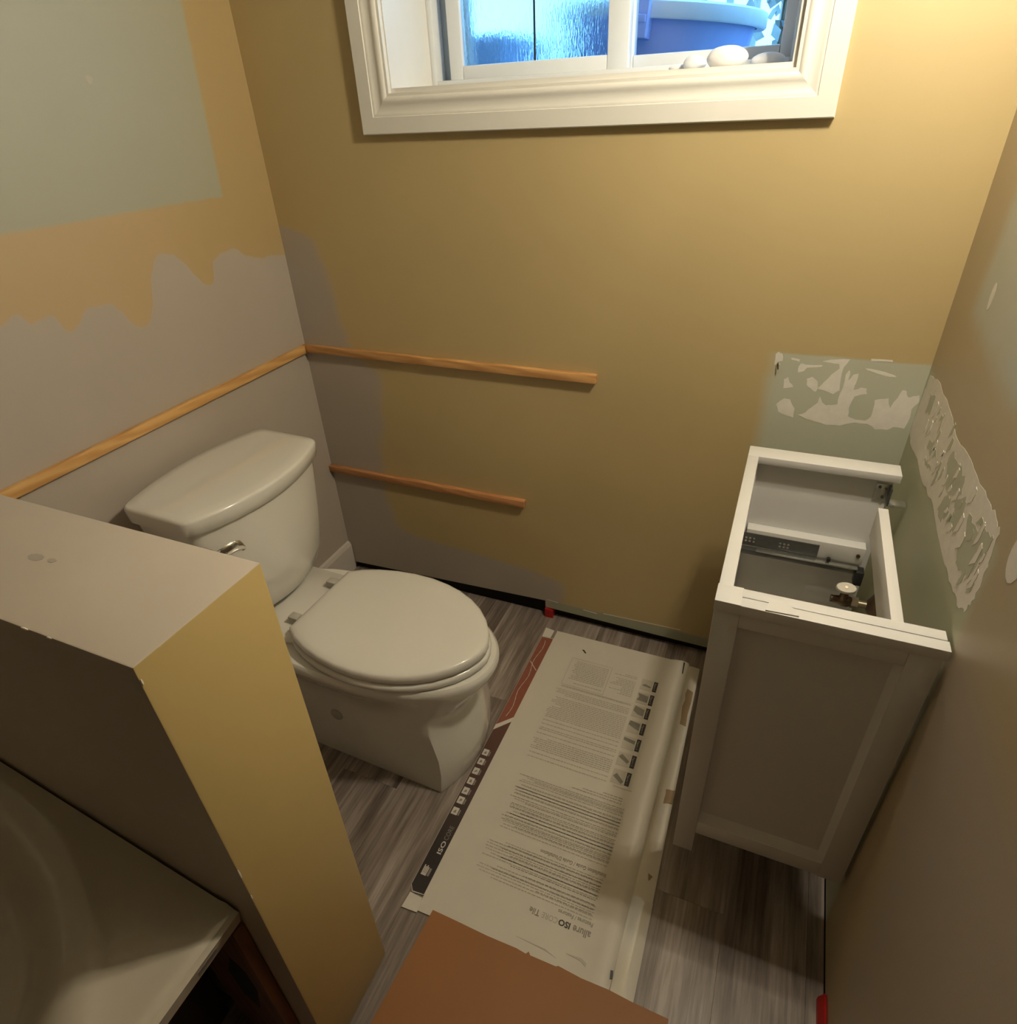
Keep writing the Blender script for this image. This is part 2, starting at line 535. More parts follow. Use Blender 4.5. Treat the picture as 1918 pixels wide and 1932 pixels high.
# ---- back wall: drywall sheet with window opening, dark cavity behind
OX0, OX1, OZ0, OZ1 = 0.385, 1.212, 1.405, 1.905
wb = thing('wall_back', (0, 0, 0), kind='structure')
bm = bmesh.new()
fy = lambda a, b, d: (a, d, b)
prism(bm, [(0, 0.030), (0.733, 0.062), (0.733, 0.036), (W, 0.028), (W, OZ0), (0, OZ0)], fy, 0.0, 0.013)
prism(bm, [(0, OZ0), (OX0, OZ0), (OX0, OZ1), (0, OZ1)], fy, 0.0, 0.013)
prism(bm, [(OX1, OZ0), (W, OZ0), (W, OZ1), (OX1, OZ1)], fy, 0.0, 0.013)
prism(bm, [(0, OZ1), (W, OZ1), (W, CEIL), (0, CEIL)], fy, 0.0, 0.013)
finish('drywall', bm, 'back', wb)
bm = bmesh.new()
bbox(bm, 0, W, 0.02, 0.21, -0.006, OZ0)
bbox(bm, 0, OX0, 0.014, 0.21, OZ0, OZ1)
bbox(bm, OX1, W, 0.014, 0.21, OZ0, OZ1)
bbox(bm, 0, W, 0.014, 0.21, OZ1, CEIL)
finish('framing', bm, 'cavity', wb)

BK = {'A':[(1.332, 0.774), (1.346, 0.781), (1.356, 0.795), (1.366, 0.807), (1.367, 0.821), (1.374, 0.808), (1.382, 0.802), (1.393, 0.804), (1.404, 0.808), (1.403, 0.826), (1.406, 0.843), (1.405, 0.873), (1.41, 0.884), (1.413, 0.874), (1.413, 0.861), (1.419, 0.875), (1.428, 0.878), (1.428, 0.859), (1.427, 0.842), (1.439, 0.849), (1.45, 0.848), (1.453, 0.837), (1.432, 0.829), (1.429, 0.818), (1.427, 0.801), (1.429, 0.783), (1.444, 0.778), (1.464, 0.778), (1.472, 0.788), (1.472, 0.807), (1.47, 0.825), (1.483, 0.829), (1.494, 0.832), (1.502, 0.811), (1.51, 0.835), (1.514, 0.852), (1.522, 0.85), (1.528, 0.838), (1.536, 0.842), (1.546, 0.845), (1.549, 0.83), (1.54, 0.815), (1.542, 0.795), (1.538, 0.77), (1.518, 0.771), (1.508, 0.763), (1.486, 0.761), (1.469, 0.771), (1.445, 0.771), (1.418, 0.76), (1.391, 0.758), (1.368, 0.763), (1.352, 0.766)],
'B':[(1.369, 0.836), (1.359, 0.838), (1.368, 0.853), (1.379, 0.871), (1.391, 0.885), (1.388, 0.895), (1.371, 0.896), (1.356, 0.897), (1.384, 0.904), (1.406, 0.906), (1.402, 0.896), (1.398, 0.889), (1.398, 0.863), (1.401, 0.839), (1.391, 0.829)],
'C':[(1.334, 0.857), (1.343, 0.862), (1.356, 0.853), (1.359, 0.838), (1.355, 0.83), (1.344, 0.838), (1.336, 0.844)],
'D':[(1.29, 0.851), (1.297, 0.857), (1.302, 0.845), (1.311, 0.836), (1.292, 0.831)],
'E':[(1.313, 0.877), (1.316, 0.888), (1.326, 0.887), (1.358, 0.889), (1.358, 0.886), (1.33, 0.881), (1.325, 0.873), (1.314, 0.869)],
'F':[(1.438, 0.89), (1.458, 0.889), (1.493, 0.881), (1.497, 0.878), (1.477, 0.878), (1.447, 0.886)],
'G':[(1.443, 0.911), (1.481, 0.912), (1.482, 0.908), (1.444, 0.906)],
'H':[(1.265, 0.881), (1.264, 0.904), (1.269, 0.91), (1.277, 0.906), (1.28, 0.891), (1.271, 0.888), (1.278, 0.882)],
'I':[(1.284, 0.793), (1.298, 0.808), (1.31, 0.807), (1.323, 0.787), (1.324, 0.766), (1.311, 0.769), (1.291, 0.776)],
'J':[(1.295, 0.899), (1.313, 0.897), (1.313, 0.892), (1.297, 0.895)]}
RT = {'A':[(-0.041, 0.9), (-0.118, 0.914), (-0.273, 0.912), (-0.336, 0.905), (-0.436, 0.918), (-0.524, 0.921), (-0.571, 0.923), (-0.611, 0.923), (-0.63, 0.917), (-0.636, 0.889), (-0.638, 0.863), (-0.644, 0.828), (-0.636, 0.804), (-0.612, 0.786), (-0.569, 0.781), (-0.512, 0.78), (-0.434, 0.777), (-0.338, 0.785), (-0.243, 0.77), (-0.139, 0.77), (-0.048, 0.756), (-0.001, 0.766), (-0.006, 0.806), (-0.011, 0.854), (-0.016, 0.891)],
'H1':[(-0.177, 0.83), (-0.223, 0.846), (-0.269, 0.836), (-0.225, 0.82), (-0.17, 0.815)],
'H2':[(-0.329, 0.858), (-0.336, 0.884), (-0.376, 0.887), (-0.436, 0.893), (-0.453, 0.872), (-0.401, 0.841), (-0.356, 0.839)],
'H3':[(-0.371, 0.795), (-0.382, 0.828), (-0.413, 0.843), (-0.425, 0.817), (-0.408, 0.795)],
'H4':[(-0.436, 0.853), (-0.474, 0.881), (-0.485, 0.869), (-0.487, 0.85), (-0.479, 0.821), (-0.458, 0.824)],
'H5':[(-0.518, 0.823), (-0.527, 0.85), (-0.511, 0.875), (-0.564, 0.879), (-0.568, 0.898), (-0.613, 0.901), (-0.619, 0.873), (-0.601, 0.838), (-0.575, 0.815), (-0.536, 0.808)],
'H6':[(-0.183, 0.792), (-0.208, 0.805), (-0.256, 0.808), (-0.221, 0.796)],
'H7':[(-0.073, 0.879), (-0.115, 0.889), (-0.117, 0.853), (-0.074, 0.841)]}

def rough_poly(pts, amt, sub=3):
    """subdivide an outline and roughen it, as a trowelled edge is"""
    out = []
    n = len(pts)
    for i in range(n):
        a, b = pts[i], pts[(i + 1) % n]
        for k in range(sub):
            t = k / sub
            j = amt if k else 0
            out.append((a[0] + (b[0] - a[0]) * t + random.uniform(-j, j), a[1] + (b[1] - a[1]) * t + random.uniform(-j, j)))
    return out

for k, pts in BK.items():
    bm = bmesh.new()
    pts = [(min(a, W - 0.001), b) for a, b in rough_poly(pts, 0.0012, 2)]
    prism(bm, pts, fy, -0.0003, 0.0)
    finish('spackle_patch', bm, 'spackle', wb)
# thin scraped lines above the floor
for a, b, c, d in [(0.74, 0.067, 0.775, 0.064), (0.857, 0.060, 0.90, 0.058), (0.92, 0.064, 1.15, 0.073)]:
    bm = bmesh.new()
    prism(bm, [(a, b), (c, d), (c, d + 0.0022), (a, b + 0.0022)], fy, -0.0004, 0.0)
    finish('scrape_line', bm, 'spackle', wb)
# bent nail left in the wall
bm = bmesh.new(); tube(bm, [(1.272, 0.0, 0.886), (1.272, -0.006, 0.886), (1.274, -0.008, 0.874)], 0.0014, 8)
finish('nail', bm, 'bronze', wb, 40)

# ---- right wall
fx = lambda a, b, d: (d, a, b)
wr = thing('wall_right', (W, 0, 0), kind='structure')
bm = bmesh.new(); bbox(bm, W, W + 0.05, YF, 0.22, 0.012, CEIL)
finish('drywall', bm, 'right', wr)
bm = bmesh.new(); bbox(bm, W + 0.012, W + 0.06, YF, 0.22, -0.006, 0.012)
finish('framing', bm, 'cavity', wr)
for k, pts in RT.items():
    bm = bmesh.new()
    d = 0.0003 if k == 'A' else 0.0005
    pts = [(min(a, -0.001), b) for a, b in rough_poly(pts, 0.004 if k == 'A' else 0.005, 4)]
    prism(bm, pts, fx, W - d, W - 0.0001)
    finish('spackle_patch' if k == 'A' else 'bare_spot', bm, 'spackle' if k == 'A' else 'sage', wr)
# near-vertical trowel streaks, bare and filled
for i in range(46):
    y = random.uniform(-0.61, -0.10); z = random.uniform(0.785, 0.885); L = random.uniform(0.014, 0.045); w_ = random.uniform(.004, .012)
    bare = i % 2 == 0
    if z + L > 0.915: L = 0.915 - z
    bm = bmesh.new()
    prism(bm, rough_poly([(y, z), (y - w_ * .5, z + L * 0.5), (y - w_, z + L), (y - w_ * 1.8, z + L * .95), (y - w_ * 1.6, z + L * .4)], 0.0012, 3), fx, W - (0.0007 if bare else 0.0009), W - 0.0001)
    finish('bare_streak' if bare else 'spackle_streak', bm, 'sage' if bare else 'spackle', wr)
for cy, cz, ry, rz in [(-0.242, 1.099, 0.010, 0.020), (-0.700, 0.93, 0.022, 0.030)]:
    bm = bmesh.new()
    prism(bm, [(cy + ry * math.cos(k * .4488), cz + rz * math.sin(k * .4488)) for k in range(14)], fx, W - 0.0003, W - 0.0001)
    finish('spackle_dab', bm, 'spackle', wr)

# ---- half wall (partition) with a painted cap and end
HX, HY0, HY1, HZ = 0.780, -1.017, -1.186, 0.955
hw = thing('wall_partition', (0.39, -1.1, 0), kind='structure')
bm = bmesh.new()
bbox(bm, 0, HX, HY1, HY0, 0.010, HZ, 0.0025, 2)
bm.faces.ensure_lookup_table()
bm.normal_update()
bmesh.ops.recalc_face_normals(bm, faces=bm.faces)
for f in bm.faces:
    n = f.normal
    f.material_index = 1 if n.x > 0.6 else (2 if n.y < -0.6 else 0)
finish('drywall', bm, [M['half_grey'], M['half_yellow'], M['half_near']], hw, 35)
box('sole_plate', 'cavity', hw, 0, HX - 0.02, HY1 + 0.02, HY0 - 0.02, -0.004, 0.010)
for px, py, pz, sx, sy, sz in [(0.628, HY1, HZ - .001, .006, .0012, .0016), (0.665, HY1, HZ - .001, .004, .001, .0014),
                               (HX, HY1 + .001, 0.60, .0008, .0012, .010), (HX, HY1 + .001, 0.545, .0008, .001, .005), (HX, HY1 + .002, 0.935, .0006, .001, .004)]:
    bm = bmesh.new(); sphere(bm, (px, py, pz), 1, 8, 6, (sx, sy, sz))
    finish('paint_chip', bm, 'chip', hw)
for px, py, rx, ry in [(0.52, -1.10, 0.012, 0.006), (0.545, -1.098, 0.006, 0.004)]:
    bm = bmesh.new()
    prism(bm, rough_poly([(px + rx * math.cos(k * .7), py + ry * math.sin(k * .7)) for k in range(9)], .001, 2), lambda a, b, d: (a, b, d), HZ, HZ + 0.0003)
    finish('scuff', bm, simple('grey_scuff', (0.36, 0.31, 0.26), 0.6), hw)

# ---- baseboard piece behind the toilet
bm = bmesh.new()
prism(bm, [(0.0, 0.004), (0.013, 0.004), (0.013, 0.105), (0.009, 0.117), (0.0, 0.120)], lambda a, b, d: (a, d, b), -1.016, -0.003)
tag(finish('baseboard_left', bm, 'base', None), kind='structure')

# ---- red spacers pushed under the drywall
bm = bmesh.new(); prism(bm, [(0.733, 0.0), (0.759, 0.0), (0.759, 0.028), (0.748, 0.032), (0.733, 0.034)], fy, -0.006, 0.018)
tag(finish('floor_spacer', bm, 'red', None), 'small red plastic spacer in the dark gap under the back wall', 'spacer', 'red flooring spacers')
bm = bmesh.new(); prism(bm, [(1.538, 0.0), (1.560, 0.0), (1.560, 0.011), (1.549, 0.011), (1.549, 0.030), (1.545, 0.032), (1.538, 0.012)], lambda a, b, d: (a, d, b), -0.86, -0.785)
tag(finish('floor_spacer', bm, 'red', None), 'red plastic spacer at the foot of the right wall near the bottom edge', 'spacer', 'red flooring spacers')

# ================================================================== WINDOW
wn = thing('window_1', (0.8, 0, OZ0), kind='structure')
wn['label'] = 'white sliding basement window with moulded casing'
# casing: profile across width w (0 = outer edge, .076 = inner), depth d from wall
PROF = [(0.0, 0.0), (0.0, 0.016), (0.002, 0.018), (0.033, 0.018), (0.0342, 0.0162), (0.036, 0.0162), (0.040, 0.0142), (0.046, 0.0128), (0.052, 0.0130),
        (0.057, 0.0150), (0.061, 0.0162), (0.065, 0.0158), (0.069, 0.0128), (0.0705, 0.0112), (0.076, 0.0108), (0.076, 0.0)]
CX0, CX1, CZ0, CZ1 = 0.316, 1.286, 1.330, 1.98
def casing(a, b, inward):
    """a, b outer corners (x,z); inward: per-corner unit steps for the mitre"""
    bm = bmesh.new()
    rings = []
    for c, s in ((a, inward[0]), (b, inward[1])):
        rings.append([(c[0] + s[0] * w, -d, c[1] + s[1] * w) for w, d in PROF])
    loft(bm, rings)
    return finish('casing_board', bm, 'trim', wn, 35)
casing((CX0, CZ0), (CX1, CZ0), ((1, 1), (-1, 1)))
casing((CX1, CZ0), (CX1, CZ1), ((-1, 1), (-1, -1)))
casing((CX1, CZ1), (CX0, CZ1), ((-1, -1), (1, -1)))
casing((CX0, CZ1), (CX0, CZ0), ((1, -1), (1, 1)))
box('jamb', 'trim', wn, OX0, OX0 + 0.010, 0.0, 0.215, OZ0, OZ1)
box('jamb', 'trim', wn, OX1 - 0.010, OX1, 0.0, 0.215, OZ0, OZ1)
box('jamb', 'trim', wn, OX0 + 0.010, OX1 - 0.010, 0.0, 0.215, OZ1 - 0.010, OZ1)
box('sill_board', 'trim', wn, OX0 + 0.010, OX1 - 0.010, 0.0, 0.215, OZ0, OZ0 + 0.010)
# outer vinyl frame
X0, X1, Z0, Z1 = OX0 + 0.010, OX1 - 0.010, OZ0 + 0.010, OZ1 - 0.010
FY0, FY1 = 0.185, 0.262
fr = 0.014
for a in ((X0, X0 + fr, Z0, Z1), (X1 - fr, X1, Z0, Z1), (X0 + fr, X1 - fr, Z0, Z0 + fr), (X0 + fr, X1 - fr, Z1 - fr, Z1)):
    box('frame_bar', 'vinyl', wn, a[0], a[1], FY0, FY1, a[2], a[3], 0.002)
# left sliding sash (inner track)
sx0, sx1 = 0.442, 0.866
sy0, sy1 = 0.190, 0.218
gl, gr, gb, gt = 0.476, 0.820, 1.455, 1.868
sash = bpy.data.objects.new('sliding_sash', None); COL.objects.link(sash); sash.parent = wn
for a in ((sx0, gl, Z0 + .012, Z1 - .012), (gr, sx1, Z0 + .012, Z1 - .012), (gl, gr, Z0 + .012, gb), (gl, gr, gt, Z1 - .012)):
    box('sash_rail', 'vinyl', sash, a[0], a[1], sy0, sy1, a[2], a[3], 0.003)
box('glass_pane', 'obscure', sash, gl - 0.004, gr + 0.004, 0.200, 0.205, gb - 0.004, gt + 0.004)
box('divider_bar', 'blackplastic', sash, 0.6505, 0.6545, 0.1975, 0.1995, gb, gt)
# channel seen beside the sash
box('track_filler', simple('blue_grey_track', (0.42, 0.50, 0.58), 0.4), wn, X0 + fr, 0.476, 0.228, 0.262, Z0 + fr, Z1 - fr, 0.002)
# right fixed light (outer track)
fx_ = bpy.data.objects.new('fixed_sash', None); COL.objects.link(fx_); fx_.parent = wn
for a in ((0.850, 0.868, Z0 + .012, Z1 - .012), (1.164, X1 - fr, Z0 + .012, Z1 - .012), (0.868, 1.164, Z0 + .012, 1.452), (0.868, 1.164, 1.87, Z1 - .012)):
    box('sash_rail', 'vinyl', fx_, a[0], a[1], 0.224, 0.256, a[2], a[3], 0.003)
box('glass_pane', 'glass', fx_, 0.864, 1.168, 0.238, 0.242, 1.448, 1.874)

# spray foam squeezed out on the sill
for k, (cx, cy, r, sc) in enumerate([(1.086, 0.050, 0.038, (1.0, 0.7, 0.50)), (1.020, 0.10, 0.020, (1.1, 0.9, 0.7)), (1.152, 0.13, 0.018, (1.7, 1, 0.7)), (0.985, 0.12, 0.012, (1.6, 1, 0.6))]):
    bm = bmesh.new()
    sphere(bm, (cx, cy, OZ0 + 0.010 + r * sc[2] * 0.72), r, 24, 14, sc)
    for v in bm.verts:
        s = 1 + 0.07 * math.sin(v.co.x * 190 + k) * math.sin(v.co.y * 170)
        v.co.x = cx + (v.co.x - cx) * s
        v.co.z = max(OZ0 + 0.0102, v.co.z)
    tag(finish('foam_lump', bm, 'foam', None, 60),
        ['largest white foam lump on the right half of the window sill', 'small round foam blob left of the largest lump on the sill',
         'low foam lump in the right corner of the window sill', 'tiny foam bead farthest left on the window sill'][k], 'foam', 'foam lumps on the window sill')

# ================================================================== OUTSIDE
GZ = 1.30
tag(box('ground', 'ground', None, -4, 6, 0.30, 7, GZ - 0.1, GZ), kind='structure')
# round bin with a thick rim
bn = thing('garbage_bin', (0.80, 0.68, GZ), 'dark blue round bin with a pale thick rim outside the window', 'bin')
def ring(cx, cy, r, z, n=48):
    return [(cx + r * math.cos(2 * math.pi * k / n), cy + r * math.sin(2 * math.pi * k / n), z) for k in range(n)]
bm = bmesh.new()
loft(bm, [ring(.8, .68, .215, GZ), ring(.8, .68, .250, 1.535), ring(.8, .68, .243, 1.535), ring(.8, .68, .208, GZ + .01)], True, True)
finish('body', bm, 'bin', bn, 40)
bm = bmesh.new()
loft(bm, [ring(.8, .68, .252, 1.512), ring(.8, .68, .270, 1.510), ring(.8, .68, .274, 1.514), ring(.8, .68, .272, 1.542), ring(.8, .68, .262, 1.547), ring(.8, .68, .252, 1.545), ring(.8, .68, .252, 1.512)], False, False)
finish('rim', bm, 'bin_rim', bn, 50)
bm = bmesh.new()
bbox(bm, 0.755, 0.838, 0.385, 0.44, 1.470, 1.548, 0.004)
bbox(bm, 0.755, 0.834, 0.378, 0.39, 1.500, 1.515, 0.003)
finish('latch_block', bm, 'bin', bn, 40)
bn.rotation_euler = (0, math.radians(5.5), 0)
bn.location.z += 0.024
# tote behind the obscure pane
tt = thing('storage_tote', (0.27, 0.48, GZ), 'blue plastic tote blurred behind the textured left pane', 'tote')
bm = bmesh.new(); loft(bm, [[(.06, .36, GZ), (.50, .36, GZ), (.50, .60, GZ), (.06, .60, GZ)], [(.03, .35, 1.515), (.515, .35, 1.515), (.515, .62, 1.515), (.03, .62, 1.515)]])
finish('body', bm, 'tote', tt)
box('rim', 'tote', tt, 0.022, 0.522, 0.342, 0.628, 1.500, 1.522, 0.004)
# deck railing
rl = thing('deck_railing', (1.1, 1.6, GZ), 'pale outdoor railing with thin balusters beyond the bin', 'railing')
for k in range(16):
    box('baluster', 'rail', rl, 0.20 + k * 0.095, 0.225 + k * 0.095, 1.60, 1.625, GZ, 1.98, 0.003)
box('top_rail', 'rail', rl, 0.1, 1.8, 1.585, 1.64, 1.98, 2.02, 0.004)
box('bottom_rail', 'rail', rl, 0.1, 1.8, 1.590, 1.635, GZ + 0.06, GZ + 0.10, 0.004)
# plant pot and a frosty shrub
pt = thing('plant_pot', (1.135, 0.78, GZ), 'slate blue plant pot outside at the right end of the window', 'pot')
bm = bmesh.new()
loft(bm, [ring(1.135, .78, .05, GZ, 24), ring(1.135, .78, .075, 1.44, 24), ring(1.135, .78, .080, 1.50, 24), ring(1.135, .78, .070, 1.52, 24), ring(1.135, .78, .03, 1.53, 24)])
finish('body', bm, 'pot', pt, 50)
box('saucer', 'rail', pt, 1.07, 1.20, .715, .845, GZ, GZ + .012, .004)
pt.location.x += 0.075
pt.location.y += 0.10
sh = thing('shrub', (1.10, 1.15, GZ), 'frosty leafy shrub between bin and plant pot outside', 'shrub')
bm = bmesh.new(); tube(bm, [(1.10, 1.15, GZ), (1.10, 1.15, 1.75)], .008, 8); finish('stem', bm, 'bronze', sh)
bm = bmesh.new()
for k in range(90):
    c = Vector((1.10 + random.gauss(0, .05), 1.15 + random.gauss(0, .05), random.uniform(1.36, 1.85)))
    a = Vector((random.uniform(-1, 1), random.uniform(-1, 1), random.uniform(-.2, 1))).normalized() * .05
    b = a.cross(Vector((random.uniform(-1, 1), 1, random.uniform(-1, 1)))).normalized() * .016
    vs = [bm.verts.new(c), bm.verts.new(c + a * .5 + b), bm.verts.new(c + a), bm.verts.new(c + a * .5 - b)]
    bm.faces.new(vs)
tag(finish('foliage', bm, 'bush', sh), kind='stuff')

# ================================================================== VANITY LIGHT (above the frame, on the right wall)
LY, LZ = -0.49, 1.80
vl = thing('wall_sconce', (W, LY, LZ), 'single globe bulb wall light on the right wall above the cabinet', 'lamp')
bm = bmesh.new(); tube(bm, [(W - .0005, LY, LZ), (W - .012, LY, LZ), (W - .018, LY, LZ)], [.055, .052, .030], 28)
finish('backplate', bm, 'chrome', vl, 40)
bm = bmesh.new(); tube(bm, [(W - .016, LY, LZ), (W - .052, LY, LZ), (W - .058, LY, LZ)], [.016, .020, .018], 20)
finish('socket', bm, 'chrome', vl, 40)
bm = bmesh.new(); sphere(bm, (W - .090, LY, LZ), .036, 24, 16)
finish('globe_bulb', bm, 'bulb', vl, 60)
ld = bpy.data.lights.new('bulb_light', 'POINT')
ld.energy = LAMP_POWER
ld.color = LAMP_COLOR
ld.shadow_soft_size = 0.038
lo = bpy.data.objects.new('bulb_light', ld)
COL.objects.link(lo)
lo.parent = vl
lo.location = (-.090, 0, 0)

# ================================================================== BATTENS
def batten(name, mat, x0, x1, y0, y1, z0, z1, label):
    o = box(name, mat, None, x0, x1, y0, y1, z0, z1, 0.0008)
    return tag(o, label, 'batten', 'wood battens on the walls')
batten('wood_batten', 'batten_y', 0.0002, 0.0135, -0.0165, -1.015, 0.797, 0.819, 'long light plywood batten nailed along the left wall above the toilet')
batten('wood_batten', 'batten_x', 0.0005, 0.876, -0.0002, -0.0155, 0.799, 0.819, 'upper light wood batten on the back wall under the window')
batten('wood_batten', 'batten_red', 0.0005, 0.678, -0.0002, -0.0155, 0.404, 0.424, 'lower reddish wood batten on the back wall behind the toilet')

# ================================================================== TOILET
TL = thing('toilet', (0.30, -0.530, 0), 'white porcelain two-piece toilet with its lid closed', 'toilet')
TA = math.radians(-1.6)
def T(u, v, z):
    """toilet local: u away from the left wall, v along +y from the axis"""
    du = u - 0.18
    return (0.18 + du * math.cos(TA) - v * math.sin(TA), -0.523 + du * math.sin(TA) + v * math.cos(TA), z)
def sup(u0, u1, hw, n, z, nb=None, k=72):
    """superellipse ring; n exponent at the front, nb at the back"""
    cu, a = (u0 + u1) / 2, (u1 - u0) / 2
    out = []
    for i in range(k):
        t = 2 * math.pi * i / k
        c, s = math.cos(t), math.sin(t)
        e = n if c >= 0 else (nb or n)
        out.append(T(cu + a * math.copysign(abs(c) ** (2 / e), c), hw * math.copysign(abs(s) ** (2 / e), s), z))
    return out
EGG = [(0.0, .112), (.03, .133), (.07, .150), (.12, .163), (.17, .1695), (.22, .170), (.27, .163), (.31, .152), (.35, .134), (.385, .111), (.415, .082), (.437, .050), (.449, .022), (.4525, 0.0)]
def egg(u0, scale, z, grow=0.0, back=0.0):
    pts = [(u0 + back + (u if u > 0 else 0) * 1.0, w) for u, w in EGG]
    far = [(u + grow * (u - u0) / .45, w + grow) for u, w in pts]
    # smooth resample of half outline
    half = []
    for i in range(len(far) - 1):
        for t in (0, .34, .67):
            half.append((far[i][0] + (far[i + 1][0] - far[i][0]) * t, far[i][1] + (far[i + 1][1] - far[i][1]) * t))
    half.append(far[-1])
    half[-1] = (far[-1][0], 0)
    ring_ = [T(u, w, z) for u, w in half] + [T(u, -w, z) for u, w in reversed(half[:-1])]
    return ring_
def egg_ring(z, inset):
    out = []
    cu = 0.345 + 0.235
    half = []
    pts = EGG
    for i in range(len(pts) - 1):
        for t in (0, .34, .67):
            half.append((pts[i][0] + (pts[i + 1][0] - pts[i][0]) * t, pts[i][1] + (pts[i + 1][1] - pts[i][1]) * t))
    half.append((pts[-1][0], 0.0))
    full = half + [(u, -w) for u, w in reversed(half[:-1])]
    for u, w in full:
        uu, ww = 0.345 + u - cu, w
        L = math.hypot(uu, ww)
        f = (L - inset) / L
        out.append(T(cu + uu * f, ww * f, z))
    return out

# pedestal + bowl, one continuous skin; blocky foot with a bowed front turning into the egg bowl
def polar_ring(z, u0, u1, hw, n, nb, w, uc=.728, bow=.036, hb=.134):
    """w = 1: foot shape (straight sides, sharp front corners, bowed front); w = 0: superellipse"""
    cu, a = (u0 + u1) / 2, (u1 - u0) / 2
    corner = math.atan2(hb, uc - cu)
    ts = []
    m = 14
    for i in range(m): ts.append(corner * i / m)
    for i in range(26): ts.append(corner + (math.pi - corner) * i / 26)
    full = ts + [math.pi] + [2 * math.pi - t for t in reversed(ts[1:])]
    out = []
    for t in full:
        c, s_ = math.cos(t), math.sin(t)
        e = n if c >= 0 else nb
        re = (abs(c / a) ** e + abs(s_ / hw) ** e) ** (-1 / e)
        lo_, hi_ = 0.0, 1.0
        for _ in range(30):
            r = (lo_ + hi_) / 2
            u, v = cu + r * c, r * s_
            ok = abs(v) <= hb and u >= u0 and u <= uc + bow * (1 - (v / hb) ** 2)
            if ok: lo_ = r
            else: hi_ = r
        r = w * lo_ + (1 - w) * re
        out.append(T(cu + r * c, r * s_, z))
    return out
bm = bmesh.new()
loft(bm, [
    polar_ring(0.000, .150, .752, .134, 7, 7, 1, .718, .036, .134),
    polar_ring(0.006, .150, .752, .134, 7, 7, 1, .720, .037, .1345),
    polar_ring(0.060, .150, .760, .131, 7, 7, 1, .724, .040, .131),
    polar_ring(0.110, .150, .762, .129, 6, 7, 1, .722, .042, .129),
    polar_ring(0.160, .150, .757, .128, 6, 6, .97, .712, .042, .128),
    polar_ring(0.200, .150, .757, .130, 4.6, 6, .85, .705, .042, .128),
    polar_ring(0.232, .150, .764, .136, 3.6, 5, .55, .700, .042, .130),
    polar_ring(0.262, .150, .780, .148, 2.8, 4, .22),
    polar_ring(0.290, .150, .799, .162, 2.35, 3.6, .05),
    polar_ring(0.306, .150, .810, .170, 2.2, 3.4, 0),
    polar_ring(0.320, .150, .815, .174, 2.15, 3.2, 0),
    polar_ring(0.331, .150, .814, .173, 2.15, 3.2, 0),
    polar_ring(0.337, .152, .808, .168, 2.15, 3.2, 0)])
finish('bowl', bm, 'porcelain', TL, 42)
# deck carrying tank and hinges
bm = bmesh.new()
loft(bm, [sup(.060, .40, .110, 6, .300, 6), sup(.055, .41, .122, 6, .335, 6), sup(.055, .415, .124, 6, .352, 6), sup(.060, .41, .119, 6, .358, 6)])
finish('deck', bm, 'porcelain', TL, 50)
# seat and lid
def slab(z0, z1, inset0, mat, name, dome=0.0):
    bm = bmesh.new()
    r = [egg_ring(z0, inset0 + .004), egg_ring(z0 + .002, inset0 + .001), egg_ring(z0 + (z1 - z0) * .45, inset0), egg_ring(z1 - .004, inset0 + .0015), egg_ring(z1 - .001, inset0 + .006)]
    if dome:
        r += [egg_ring(z1 + dome * .5, inset0 + .018), egg_ring(z1 + dome * .8, inset0 + .05), egg_ring(z1 + dome, inset0 + .095)]
    else:
        r += [egg_ring(z1, inset0 + .012)]
    loft(bm, r)
    return finish(name, bm, mat, TL, 60)
slab(.3395, .3580, -.003, 'seat', 'seat_ring')
slab(.3615, .386, 0.000, 'seat', 'lid', .004)
# hinge caps
for v in (.071, -.071):
    bm = bmesh.new()
    bbox(bm, -.014, .014, -.011, .011, 0, .016, .003)
    for vert in bm.verts:
        vert.co = Vector(T(.327 + vert.co.x, v + vert.co.y, .358 + vert.co.z * 1.35))
    finish('hinge_cap', bm, 'hinge', TL, 40)
# tank body, bowed front
def tank_ring(u0, u1, hw, bow, z, bb=0.0, r=.018, n=14):
    """plan: back edge bowed by bb, front bowed by bow"""
    pts = []
    for i in range(n + 1):
        s = -1 + 2 * i / n
        pts.append((u1 + bow * (1 - s * s), s * hw))
    for i in range(n + 1):
        s = 1 - 2 * i / n
        pts.append((u0 - bb * (1 - s * s), s * hw))
    # round the corners a little
    out = []
    m = len(pts)
    for i, p in enumerate(pts):
        if i in (0, n, n + 1, 2 * n + 1):
            a, b = pts[i - 1], pts[(i + 1) % m]
            da = Vector(a) - Vector(p); db = Vector(b) - Vector(p)
            rr = min(r, da.length * .8, db.length * .8)
            q0 = Vector(p) + da.normalized() * rr
            q1 = Vector(p) + db.normalized() * rr
            for t in (0, .33, .67, 1):
                q = q0 * (1 - t) ** 2 + Vector(p) * 2 * t * (1 - t) + q1 * t * t
                out.append(T(q.x, q.y, z))
        else:
            out.append(T(p[0], p[1], z))
    return out
bm = bmesh.new()
loft(bm, [tank_ring(.100, .205, .125, .030, .3585, .02), tank_ring(.088, .222, .150, .045, .385, .03), tank_ring(.080, .232, .163, .050, .43, .03), tank_ring(.076, .238, .176, .050, .52, .03),
          tank_ring(.074, .241, .186, .049, .60, .03), tank_ring(.074, .243, .192, .048, .668, .03)])
finish('tank', bm, 'porcelain', TL, 50)
bm = bmesh.new()
